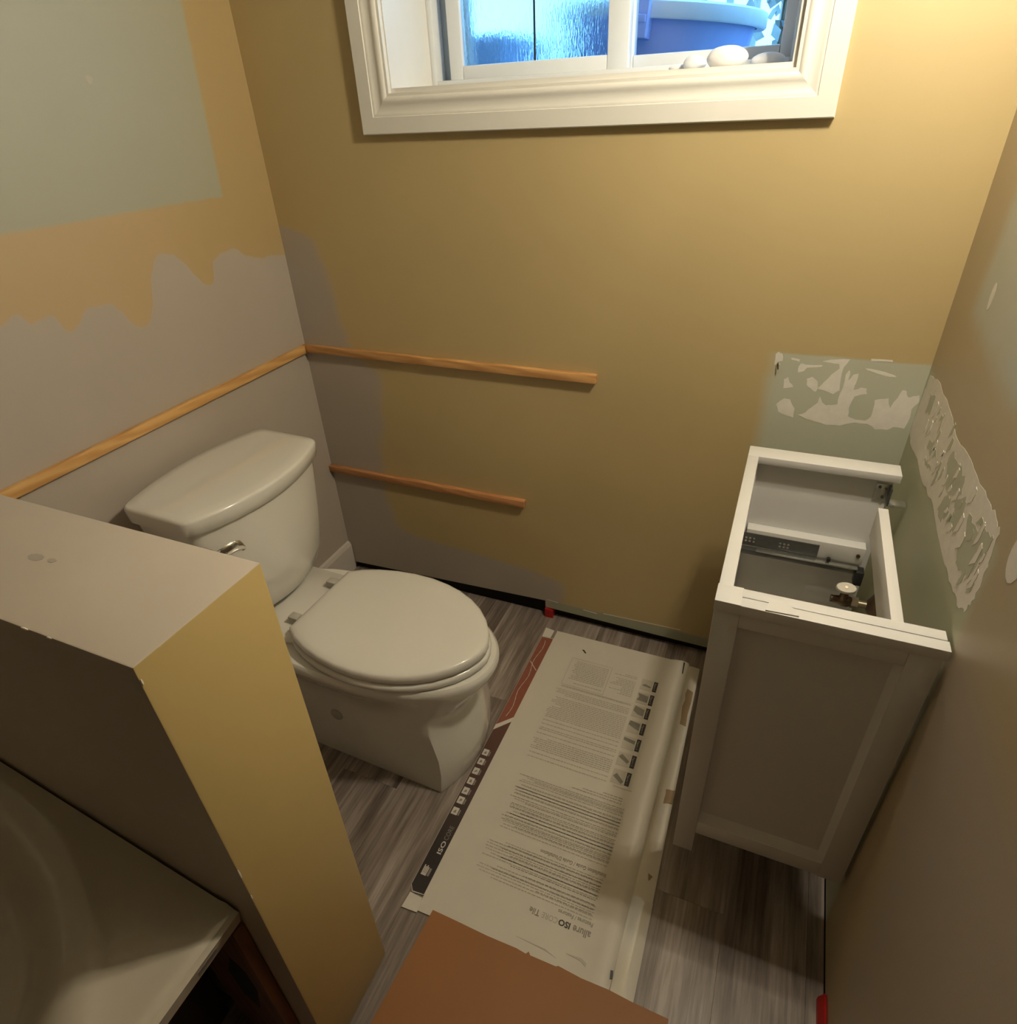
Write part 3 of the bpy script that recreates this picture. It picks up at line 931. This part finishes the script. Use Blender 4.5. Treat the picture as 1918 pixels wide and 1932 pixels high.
loft(bm, [tank_ring(.072, .247, .196, .050, .664, .036), tank_ring(.070, .250, .2025, .052, .667, .038), tank_ring(.069, .252, .205, .052, .697, .038),
          tank_ring(.0705, .2505, .2035, .052, .7015, .038), tank_ring(.0745, .2465, .1995, .051, .7045, .037), tank_ring(.092, .226, .180, .046, .706, .032)])
finish('tank_lid', bm, 'porcelain', TL, 60)
# flush lever, with its hooked tip
lv = bpy.data.objects.new('flush_lever', None); COL.objects.link(lv); lv.parent = TL
bm = bmesh.new(); tube(bm, [T(.262, -.192, .622), T(.276, -.192, .622), T(.279, -.192, .622)], [.017, .016, .012], 20)
finish('escutcheon', bm, 'chrome', lv, 40)
bm = bmesh.new()
path = [(.276, -.192, .622), (.290, -.192, .622), (.296, -.183, .624), (.302, -.166, .627), (.307, -.149, .628), (.310, -.136, .624), (.308, -.129, .615), (.301, -.131, .607)]
rings = []
for i, (u, v, z) in enumerate(path):
    r = [.008, .010, .0125, .0135, .0135, .012, .0085, .004][i]
    rings.append([T(u + .0045 * math.cos(a), v + (0.25 * r * math.cos(a) if i < 2 else 0), z + r * math.sin(a)) for a in [k * math.pi / 6 for k in range(12)]])
loft(bm, rings)
finish('handle', bm, 'chrome', lv, 60)
# side bolt cover
bm = bmesh.new(); p = T(.44, -.1285, .145); tube(bm, [p, (p[0], p[1] - .003, p[2]), (p[0], p[1] - .0045, p[2])], [.017, .0165, .012], 20)
finish('bolt_cap', bm, 'hinge', TL, 50)

# ================================================================== WALL-HUNG VANITY CABINET
CB = thing('vanity_cabinet', (1.40, -0.40, 0.10), 'white open-topped vanity cabinet without drawers against the right wall', 'cabinet')
cx0, cx1 = 1.249, 1.5485
cyn, cyf = -0.658, -0.134
ct = 0.750
# near side: stiles, rails, recessed panel
sd = bpy.data.objects.new('side_frame', None); COL.objects.link(sd); sd.parent = CB
box('stile', 'cab', sd, cx0, 1.286, cyn, cyn + .036, 0.103, ct - .016, .001)
box('stile', 'cab', sd, 1.503, cx1 - .006, cyn, cyn + .036, 0.165, ct - .016, .001)
box('rail', 'cab', sd, 1.286, 1.503, cyn, cyn + .034, 0.706, ct - .016, .001)
box('rail', 'cab', sd, 1.286, 1.503, cyn, cyn + .034, 0.168, 0.206, .001)
bm = bmesh.new()
prism(bm, [(cyn + .001, .206), (cyn + .012, .224), (cyn + .034, .224), (cyn + .034, .206)], lambda a, b, d: (d, a, b), 1.286, 1.503)
finish('panel_bevel', bm, 'cab', sd)
bm = bmesh.new()
prism(bm, [(1.503, cyn + .001), (1.494, cyn + .012), (1.494, cyn + .034), (1.503, cyn + .034)], lambda a, b, d: (a, b, d), .206, .706)
finish('panel_bevel', bm, 'cab', sd)
box('panel', 'cab', sd, 1.286, 1.503, cyn + .012, cyn + .022, 0.206, 0.706)
# near beam in two strips with a raised strip, as the top edge shows
box('top_beam', 'cab', CB, 1.284, cx1 - .004, cyn + .0195, cyn + .039, ct - .018, ct, .0008)
box('top_beam', 'cab', CB, 1.284, cx1 - .002, cyn - .002, cyn + .0185, ct - .018, ct - .0004, .0008)
box('corner_block', 'cab', CB, cx0 - .001, 1.285, cyn - .002, cyn + .040, ct - .018, ct + .0006, .0008)
bm = bmesh.new()
prism(bm, [(1.318, cyn - .001), (1.322, cyn + .022), (1.336, cyn + .024), (1.362, cyn + .012), (1.362, cyn + .001)], lambda a, b, d: (a, b, d), ct - .001, ct + .0018)
finish('raised_strip', bm, 'cab', CB)
# front frame
box('top_beam', 'cab', CB, cx0, 1.270, cyn + .040, cyf - .046, ct - .020, ct, .001)
box('leg', 'cab', CB, cx0, 1.272, cyf - .036, cyf, 0.103, ct - .018, .001)
box('front_stile', 'cab', CB, cx0 + .001, 1.286, cyn + .036, cyn + .054, 0.103, ct - .02, .001)
box('front_rail', 'cab', CB, cx0 + .002, 1.268, cyn + .054, cyf - .036, .44, .47, .001)
box('front_rail', 'cab', CB, cx0 + .002, 1.268, cyn + .054, cyf - .036, .165, .20, .001)
# far side
box('top_beam', 'cab', CB, cx0, 1.527, cyf - .046, cyf, ct - .016, ct, .001)
box('side_panel', 'cab', CB, 1.272, 1.519, cyf - .030, cyf - .004, 0.165, ct - .016, .001)
# bottom board
box('bottom_board', 'cab', CB, 1.268, 1.500, cyn + .036, cyf - .030, .168, .184, .001)
# rear board stub
box('back_board', 'cab', CB, 1.479, 1.495, cyn + .038, -.312, .690, ct - .0003, .001)
box('back_board', 'cab', CB, 1.484, 1.500, cyn + .036, cyf - .030, .184, .30, .001)
# drawer rails and runners, both sides
def runner(ya, s):
    box('drawer_rail', 'cab', CB, 1.274, 1.505, ya, ya - .026 * s, .540, .580, .001)
    r = bpy.data.objects.new('drawer_runner', None); COL.objects.link(r); r.parent = CB
    yb = ya - .026 * s
    box('plate', 'runner', r, 1.269, 1.420, yb, yb - .002 * s, .540, .571)
    box('bar', 'runner', r, 1.268, 1.500, yb, yb - .014 * s, .524, .536, .001)
    box('slide', 'runner_hi', r, 1.300, 1.498, yb - .006 * s, yb - .017 * s, .5362, .5395, .0005)
    box('rear_clip', 'blackplastic', r, 1.496, 1.512, yb + .004 * s, yb - .020 * s, .500, .534, .002)
    for gx in (1.276, 1.345):
        for i in range(3):
            for j in range(2):
                bm = bmesh.new(); tube(bm, [(gx + i * .008, yb - .0015 * s, .5515 + j * .008), (gx + i * .008, yb - .0032 * s, .5515 + j * .008)], .0026, 10)
                finish('rivet', bm, 'runner_hi', r)
    bm = bmesh.new(); tube(bm, [(1.494, yb, .562), (1.494, yb - .003 * s, .562)], .004, 12)
    finish('screw', bm, 'bronze', r)
    bm = bmesh.new(); tube(bm, [(1.442, yb - .004 * s, .545), (1.442, yb - .012 * s, .545)], .004, 10)
    finish('stop_pin', bm, 'blackplastic', r)
runner(cyf - .030, 1)
runner(cyn + .036, -1)
# hanging bracket in the far rear corner
bk = bpy.data.objects.new('hanging_bracket', None); COL.objects.link(bk); bk.parent = CB
box('bracket_plate', 'runner_hi', bk, 1.491, 1.517, cyf - .030, cyf - .033, .686, .722, .0008)
box('bracket_plate', 'runner_hi', bk, 1.517, 1.548, cyf - .030, cyf - .052, .684, .690, .0008)
box('bracket_plate', 'runner', bk, 1.515, 1.518, cyf - .030, cyf - .052, .684, .722, .0008)
for a, b in ((1.498, .715), (1.507, .693), (1.510, .713)):
    bm = bmesh.new(); tube(bm, [(a, cyf - .033, b), (a, cyf - .0352, b)], .0028, 10)
    finish('screw', bm, 'runner', bk)

# ---- shut-off valve poking out of the right wall inside the cabinet
VY, VZ = -0.212, 0.458
va = thing('shutoff_valve', (W, VY, VZ), 'small shut-off valve with cream oval handle inside the cabinet', 'valve')
bm = bmesh.new(); tube(bm, [(W - .0005, VY, VZ), (W - .006, VY, VZ), (W - .018, VY, VZ)], [.030, .027, .010], 24)
finish('escutcheon', bm, 'bronze', va, 40)
bm = bmesh.new(); tube(bm, [(W - .012, VY, VZ), (1.500, VY, VZ)], .0075, 14)
finish('pipe', bm, 'brass', va, 40)
bm = bmesh.new(); tube(bm, [(1.516, VY, VZ), (1.503, VY, VZ)], .0125, 6)
finish('nut', bm, 'brass', va)
bm = bmesh.new(); tube(bm, [(1.503, VY, VZ), (1.496, VY, VZ), (1.486, VY, VZ), (1.478, VY, VZ), (1.468, VY, VZ), (1.464, VY, VZ)], [.010, .0125, .0125, .009, .008, .0085], 18)
tube(bm, [(1.487, VY, VZ), (1.487, VY - .004, VZ + .02), (1.486, VY - .007, VZ + .034)], [.010, .008, .005], 14)
finish('valve_body', bm, 'bronze', va, 50)
bm = bmesh.new()
ax = Vector((-.05, -.42, .9)).normalized()
e1 = Vector((1, 0, 0)) - ax * ax.x; e1.normalize()
e2 = ax.cross(e1)
c0 = Vector((1.486, VY - .008, VZ + .036))
loft(bm, [[c0 + ax * h + e1 * (.0195 * s * math.cos(k * math.pi / 14)) + e2 * (.0125 * s * math.sin(k * math.pi / 14)) for k in range(28)]
          for h, s in ((0, .92), (.002, 1), (.007, 1), (.009, .92))])
hd = finish('handle', bm, 'valve_white', va, 50)
bm = bmesh.new(); tube(bm, [c0 + ax * .0085, c0 + ax * .0105], .003, 10)
finish('screw', bm, 'brass', va)

# ================================================================== FLATTENED CARTON ON THE FLOOR
CT = thing('flattened_carton', (0.99, -0.49, 0), 'flattened white flooring carton with printed instructions on the floor', 'carton')
flat = lambda a, b, d: (a, b, d)
def sheet(name, mat, pts, z0, z1, root=CT, rough=0.0, sub=3):
    bm = bmesh.new()
    prism(bm, rough_poly(pts, rough, sub) if rough else pts, flat, z0, z1)
    return finish(name, bm, mat, root)
ZP = 0.0042
# main face with a soft curl towards the right fold
bm = bmesh.new()
prof = [(0.793, .0003), (0.90, .0003), (1.08, .0003), (1.138, .0003), (1.157, .0045), (1.172, .0068), (1.187, .004), (1.192, .0012)]
top = [(a, h + .0036) for a, h in prof]
ringA = prof + top[::-1]
def yfar(a): return -0.058 + (a - .793) * 0.008
loft(bm, [[(a, -0.924 + (a - .8) * .02, h) for a, h in ringA], [(a, yfar(a), h) for a, h in ringA]])
finish('main_panel', bm, 'carton', CT, 50)
# right side panel, folded almost flat beside it
bm = bmesh.new()
prof2 = [(1.193, .0006), (1.205, .003), (1.222, .0028), (1.236, .0004)]
ringB = prof2 + [(a, h + .003) for a, h in prof2[::-1]]
loft(bm, [[(a, -0.918, h) for a, h in ringB], [(a - .014, -0.064, h) for a, h in ringB]])
finish('side_panel', bm, 'carton', CT, 50)
# left side panel and its flaps
sheet('side_panel', 'carton_edge', [(0.757, -0.097), (0.793, -0.094), (0.7925, -0.893), (0.766, -0.896), (0.757, -0.884)], .0003, .0036)
sheet('flap', 'carton_edge', [(0.755, -0.056), (0.784, -0.060), (0.783, -0.094), (0.757, -0.096)], .0003, .004)
sheet('flap', 'carton_edge', [(0.763, -0.898), (0.792, -0.899), (0.796, -0.928), (0.761, -0.930)], .0003, .004)
# prints on the left side panel
ps = .0037
sheet('red_print', 'print_red', [(0.7575, -0.098), (0.7925, -0.096), (0.7925, -0.408), (0.7575, -0.446)], .0033, ps)
sheet('dark_print', 'print_dark', [(0.7575, -0.464), (0.7925, -0.424), (0.7920, -0.892), (0.7665, -0.894), (0.7575, -0.883)], .0033, ps)
for k in range(16):
    a = -0.11 - k * .019
    sheet('crease', 'print_white', [(0.772 + .004 * math.sin(k), a), (0.7732 + .004 * math.sin(k), a), (0.7735 + .004 * math.sin(k + 1), a - .017), (0.772 + .004 * math.sin(k + 1), a - .018)], ps - .0002, ps + .0001)
sheet('crease', 'print_white', [(0.760, -0.205), (0.761, -0.203), (0.790, -0.232), (0.789, -0.234)], ps - .0002, ps + .0001)
for k, yy in enumerate([-0.534, -0.562, -0.591, -0.620, -0.648, -0.674, -0.703]):
    sheet('icon', 'print_white', [(0.761, yy - .009), (0.776, yy - .009), (0.776, yy + .009), (0.761, yy + .009)], ps - .0002, ps + .0002)
    sheet('icon_caption', 'print_grey', [(0.7775, yy - .008), (0.781, yy - .008), (0.781, yy + .006), (0.7775, yy + .006)], ps - .0002, ps + .0002)
    sheet('icon_glyph', 'print_grey', [(0.765, yy - .005), (0.772, yy - .004 + .002 * (k % 3)), (0.770, yy + .004), (0.766, yy + .003 * (k % 2))], ps, ps + .0004)
for k in range(4):  # hand emblem: fingers on a palm
    sheet('emblem', 'print_white', [(0.7645 + k * .0032, -0.853), (0.7669 + k * .0032, -0.853), (0.7669 + k * .0032, -0.836 - .003 * (k % 2)), (0.7645 + k * .0032, -0.836 - .003 * (k % 2))], ps - .0002, ps + .0002)
sheet('emblem', 'print_white', [(0.7645, -0.858), (0.7765, -0.858), (0.7765, -0.852), (0.7645, -0.852)], ps - .0002, ps + .0002)
sheet('emblem', 'print_grey', [(0.778, -0.857), (0.783, -0.857), (0.783, -0.840), (0.778, -0.840)], ps - .0002, ps + .0002)

def text(body, size_len, origin, rot, mat, z, root=CT, offset=0.0, name='lettering', height=None):
    """flat lettering; size_len = wanted length in metres"""
    cu = bpy.data.curves.new('t', 'FONT')
    cu.body = body
    cu.size = 1.0
    cu.offset = offset
    cu.resolution_u = 2
    tmp = bpy.data.objects.new('t', cu)
    COL.objects.link(tmp)
    dg = bpy.context.evaluated_depsgraph_get()
    me = bpy.data.meshes.new_from_object(tmp.evaluated_get(dg))
    bpy.data.objects.remove(tmp)
    bm = bmesh.new(); bm.from_mesh(me)
    xs = [v.co.x for v in bm.verts]; ys = [v.co.y for v in bm.verts]
    sx = size_len / (max(xs) - min(xs))
    sy = sx if height is None else height / (max(ys) - min(min(ys), 0))
    x0 = min(xs)
    c, s = math.cos(rot), math.sin(rot)
    for v in bm.verts:
        a, b = (v.co.x - x0) * sx, v.co.y * sy
        v.co = Vector((origin[0] + a * c - b * s, origin[1] + a * s + b * c, z))
    return finish(name, bm, mat, root)

PI = math.pi
text('ISO', .030, (0.785, -0.806), PI / 2, 'print_white', ps + .0003, offset=.02, height=.0105)
text('CORE', .034, (0.785, -0.773), PI / 2, 'print_grey', ps + .0003, height=.0105)
zt = .0046
text('allure', .036, (1.134, -0.832), PI, 'ink_mid', zt, offset=.02, height=.015)
text('ISO', .024, (1.092, -0.832), PI, 'ink', zt, offset=.035, height=.0125)
text('CORE', .033, (1.066, -0.832), PI, 'ink_soft', zt, offset=.01, height=.0115)
text('Tile', .022, (1.028, -0.832), PI, 'ink_mid', zt, offset=.02, height=.0125)
text('Features / Features', .072, (1.133, -0.815), PI, 'ink_mid', zt, offset=.01, height=.0085)
text("Installation Guide / Guide D'installation", .146, (1.131, -0.714), PI, 'ink_mid', zt, offset=.015, height=.009)
for k, yy in enumerate([-0.480, -0.429, -0.378, -0.326, -0.273, -0.225, -0.175]):
    sheet('figure_label', 'ink', [(1.1135, yy - .0185), (1.1245, yy - .0185), (1.1245, yy + .0185), (1.1135, yy + .0185)], zt - .001, zt)
    text('Figure %d' % (k + 1), .026, (1.1165, yy + .013), -PI / 2, 'fig_pale', zt + .0003, height=.005)
    sheet('figure', 'fig_pale', [(1.080, yy - .020), (1.111, yy - .020), (1.111, yy + .019), (1.080, yy + .019)], zt - .001, zt - .0002)
    shp = [[(1.083, yy - .002), (1.090, yy + .008), (1.110, yy - .010), (1.106, yy - .018)],
           [(1.082, yy + .004), (1.089, yy + .014), (1.110, yy - .002), (1.106, yy - .010)],
           [(1.081, yy + .014), (1.081, yy + .005), (1.110, yy - .001), (1.110, yy + .010)],
           [(1.081, yy + .004), (1.083, yy + .018), (1.110, yy + .014), (1.110, yy - .008), (1.098, yy - .004)],
           [(1.082, yy + .000), (1.084, yy + .017), (1.110, yy + .010), (1.110, yy - .012), (1.095, yy - .010)],
           [(1.081, yy - .010), (1.086, yy + .002), (1.081, yy + .015), (1.110, yy + .010), (1.110, yy - .012)],
           [(1.083, yy - .004), (1.092, yy + .002), (1.108, yy - .004), (1.108, yy - .008), (1.090, yy - .007)]][k]
    sheet('figure_art', 'fig_grey', shp, zt - .0005, zt + .0001)

# fine print: rows of word-long marks
def fine(name, mat, blocks, h):
    bm = bmesh.new()
    for x0, x1, y0, y1, pitch, fill in blocks:
        y = y0
        while y > y1:
            xe = x0 + (x1 - x0) * random.choice([0, 0, 0, 0.02, .05, .15]) if fill < 2 else x0 + (x1 - x0) * random.uniform(0, .6)
            x = x1
            while x > xe + .004:
                w = random.uniform(.003, .011)
                a = max(xe, x - w)
                vs = [bm.verts.new(q) for q in ((a, y, zt), (x, y, zt), (x, y + h, zt), (a, y + h, zt))]
                bm.faces.new(vs)
                x = a - .0016
            y -= pitch * (2.2 if random.random() < .12 else 1)
    return tag(finish(name, bm, mat, CT), kind='stuff')
fine('fine_print', 'ink_soft', [(0.865, 1.072, -0.262, -0.510, .0058, 1), (0.885, 0.985, -0.160, -0.245, .0062, 1), (0.998, 1.066, -0.160, -0.236, .0060, 2)], .0026)
fine('fine_print', 'ink_line', [(0.872, 1.130, -0.560, -0.690, .0086, 1), (0.870, 1.125, -0.735, -0.803, .0095, 2), (1.00, 1.12, -0.535, -0.556, .0070, 2)], .0019)
fine('fine_print', 'ink_soft', [(0.880, 1.128, -0.565, -0.700, .0072, 1), (0.868, 1.128, -0.730, -0.812, .0066, 1)], .0022)
# ruled box round the upper left table
bm = bmesh.new()
for a in ((0.872, 0.992, -0.149, -0.1478), (0.872, 0.992, -0.2530, -0.2518), (0.872, 0.8732, -0.2530, -0.1478), (0.9908, 0.992, -0.2530, -0.1478), (0.875, 1.07, -0.258, -0.2565), (1.09, 1.135, -0.509, -0.507)):
    vs = [bm.verts.new(q) for q in ((a[0], a[2], zt), (a[1], a[2], zt), (a[1], a[3], zt), (a[0], a[3], zt))]
    bm.faces.new(vs)
finish('ruled_lines', bm, 'ink_soft', CT)
# tape, tears, staple marks
sheet('packing_tape', 'tape', [(1.150, -0.78), (1.1905, -0.775), (1.1915, -0.905), (1.168, -0.912)], .0078, .0080) if False else None
bm = bmesh.new()
ringT = [(1.194, .0042), (1.205, .0064), (1.222, .0062), (1.237, .0038)]
ringT = ringT + [(a, h + .0003) for a, h in ringT[::-1]]
loft(bm, [[(a, -0.9175, h) for a, h in ringT], [(a - .003, -0.735, h) for a, h in ringT]])
finish('packing_tape', bm, 'tape', CT, 50)
sheet('torn_patch', 'torn', [(1.203, -0.150), (1.219, -0.160), (1.220, -0.278), (1.204, -0.275), (1.200, -0.215)], .0060, .0068, rough=.002)
sheet('torn_patch', 'torn', [(1.208, -0.474), (1.228, -0.470), (1.229, -0.506), (1.209, -0.512)], .0062, .0068, rough=.0015)
sheet('torn_patch', 'torn', [(1.212, -0.680), (1.222, -0.684), (1.216, -0.695)], .0062, .0068)
sheet('punched_hole', 'ink', [(0.888, -0.108), (0.894, -0.107), (0.904, -0.117), (0.901, -0.120)], .0038, zt)
sheet('cut_slit', 'ink', [(1.176, -0.060), (1.180, -0.062), (1.1815, -0.102), (1.179, -0.104)], .0085, .0112)
sheet('stain_mark', 'ink', [(1.186, -0.882), (1.191, -0.881), (1.193, -0.894), (1.188, -0.896)], .0078, .0090)
# curled creases near the near edge
for pts in ([(1.10, -0.885), (1.13, -0.882), (1.165, -0.897), (1.183, -0.915), (1.180, -0.917), (1.155, -0.900), (1.128, -0.887)],
            [(1.00, -0.893), (1.06, -0.893), (1.085, -0.900), (1.06, -0.8955)]):
    sheet('crease', 'ink_soft', pts, .0038, zt if pts[0][0] < 1.05 else .0046)

# ================================================================== BROWN BOARD
bm = bmesh.new()
far = [(0.827, -0.915), (0.88, -0.9155), (0.95, -0.917), (1.01, -0.9155), (1.03, -0.9175), (1.034, -0.912), (1.039, -0.917), (1.09, -0.916), (1.094, -0.9135), (1.14, -0.9165), (1.19, -0.915), (1.235, -0.9175), (1.30, -0.918)]
prism(bm, far + [(1.305, -1.55), (0.79, -1.55)], flat, .0095, .0130)
tag(finish('brown_cardboard', bm, 'kraft', None), 'orange brown cardboard sheet overlapping the near end of the white carton', 'cardboard')

# ================================================================== OLD SINK, STUD AND DARK BASE BEHIND THE HALF WALL
SK = thing('sink_top', (0.45, -1.40, 0.50), 'white moulded sink top with curved basin, tipped beside the half wall', 'sink')
def SP(x, y, h):
    """point on the tipped sink plane, h above it"""
    k = .266
    z = .6 - k * (x - .316)
    nrm = Vector((k, 0, 1)).normalized()
    return Vector((x, y, z)) + nrm * h
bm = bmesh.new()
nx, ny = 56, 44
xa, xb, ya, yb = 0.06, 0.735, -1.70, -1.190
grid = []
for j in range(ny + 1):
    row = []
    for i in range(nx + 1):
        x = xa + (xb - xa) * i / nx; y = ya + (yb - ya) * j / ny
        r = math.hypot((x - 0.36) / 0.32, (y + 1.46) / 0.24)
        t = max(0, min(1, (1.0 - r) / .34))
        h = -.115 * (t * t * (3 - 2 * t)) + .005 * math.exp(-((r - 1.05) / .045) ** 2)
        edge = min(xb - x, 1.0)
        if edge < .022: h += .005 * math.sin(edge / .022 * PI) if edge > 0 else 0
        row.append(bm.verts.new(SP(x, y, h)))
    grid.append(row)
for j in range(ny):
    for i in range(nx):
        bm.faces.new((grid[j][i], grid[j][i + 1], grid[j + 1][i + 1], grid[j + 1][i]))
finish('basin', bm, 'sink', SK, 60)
bm = bmesh.new()
def slab4(x0, x1, y0, y1, h0, h1):
    v = [bm.verts.new(SP(x, y, h)) for h in (h0, h1) for y in (y0, y1) for x in (x0, x1)]
    for f in [(0, 2, 3, 1), (4, 5, 7, 6), (0, 1, 5, 4), (2, 6, 7, 3), (0, 4, 6, 2), (1, 3, 7, 5)]:
        bm.faces.new([v[i] for i in f])
slab4(xb - .002, xb + .008, ya, yb, -.032, .0)
slab4(xa, xb, yb - .012, yb, -.032, -.0005)
slab4(xa, xb, ya, ya + .012, -.032, -.0005)
slab4(xa - .004, xa, ya, yb, -.032, .0)
finish('rim_edge', bm, 'sink', SK)
bm = bmesh.new(); slab4(xb + .008, xb + .0084, -1.262, -1.232, -.024, -.010)
finish('barcode_label', bm, 'sticker', SK)
box('stud_board', 'stud', None, 0.612, 0.735, HY1 - .0205, HY1 - .0015, 0.001, 0.448, .002)
st = bpy.data.objects['stud_board']
tag(st, 'brown wooden board with a black knot standing under the tipped sink top', 'board')
bm = bmesh.new()
prism(bm, [(0.690, 0.345), (0.710, 0.315), (0.712, 0.255), (0.690, 0.170), (0.668, 0.200), (0.664, 0.280)], lambda a, b, d: (a, d, b), HY1 - .0212, HY1 - .0204)
finish('knot', bm, 'knot', None)
kn = bpy.data.objects['knot']; kn.parent = st
vb = thing('old_cabinet', (0.30, -1.45, 0), 'cabinet carcass under the sink top, coloured near-black for the shade there', 'cabinet')
box('carcass', 'vanity_dark', vb, 0.068, 0.590, -1.68, HY1 - .024, 0.06, 0.395, .002)
box('toe_kick', 'vanity_dark', vb, 0.068, 0.55, -1.66, HY1 - .030, 0.0005, 0.06)
box('top_frame', 'vanity_dark', vb, 0.060, 0.598, -1.685, HY1 - .023, 0.395, 0.413, .002)
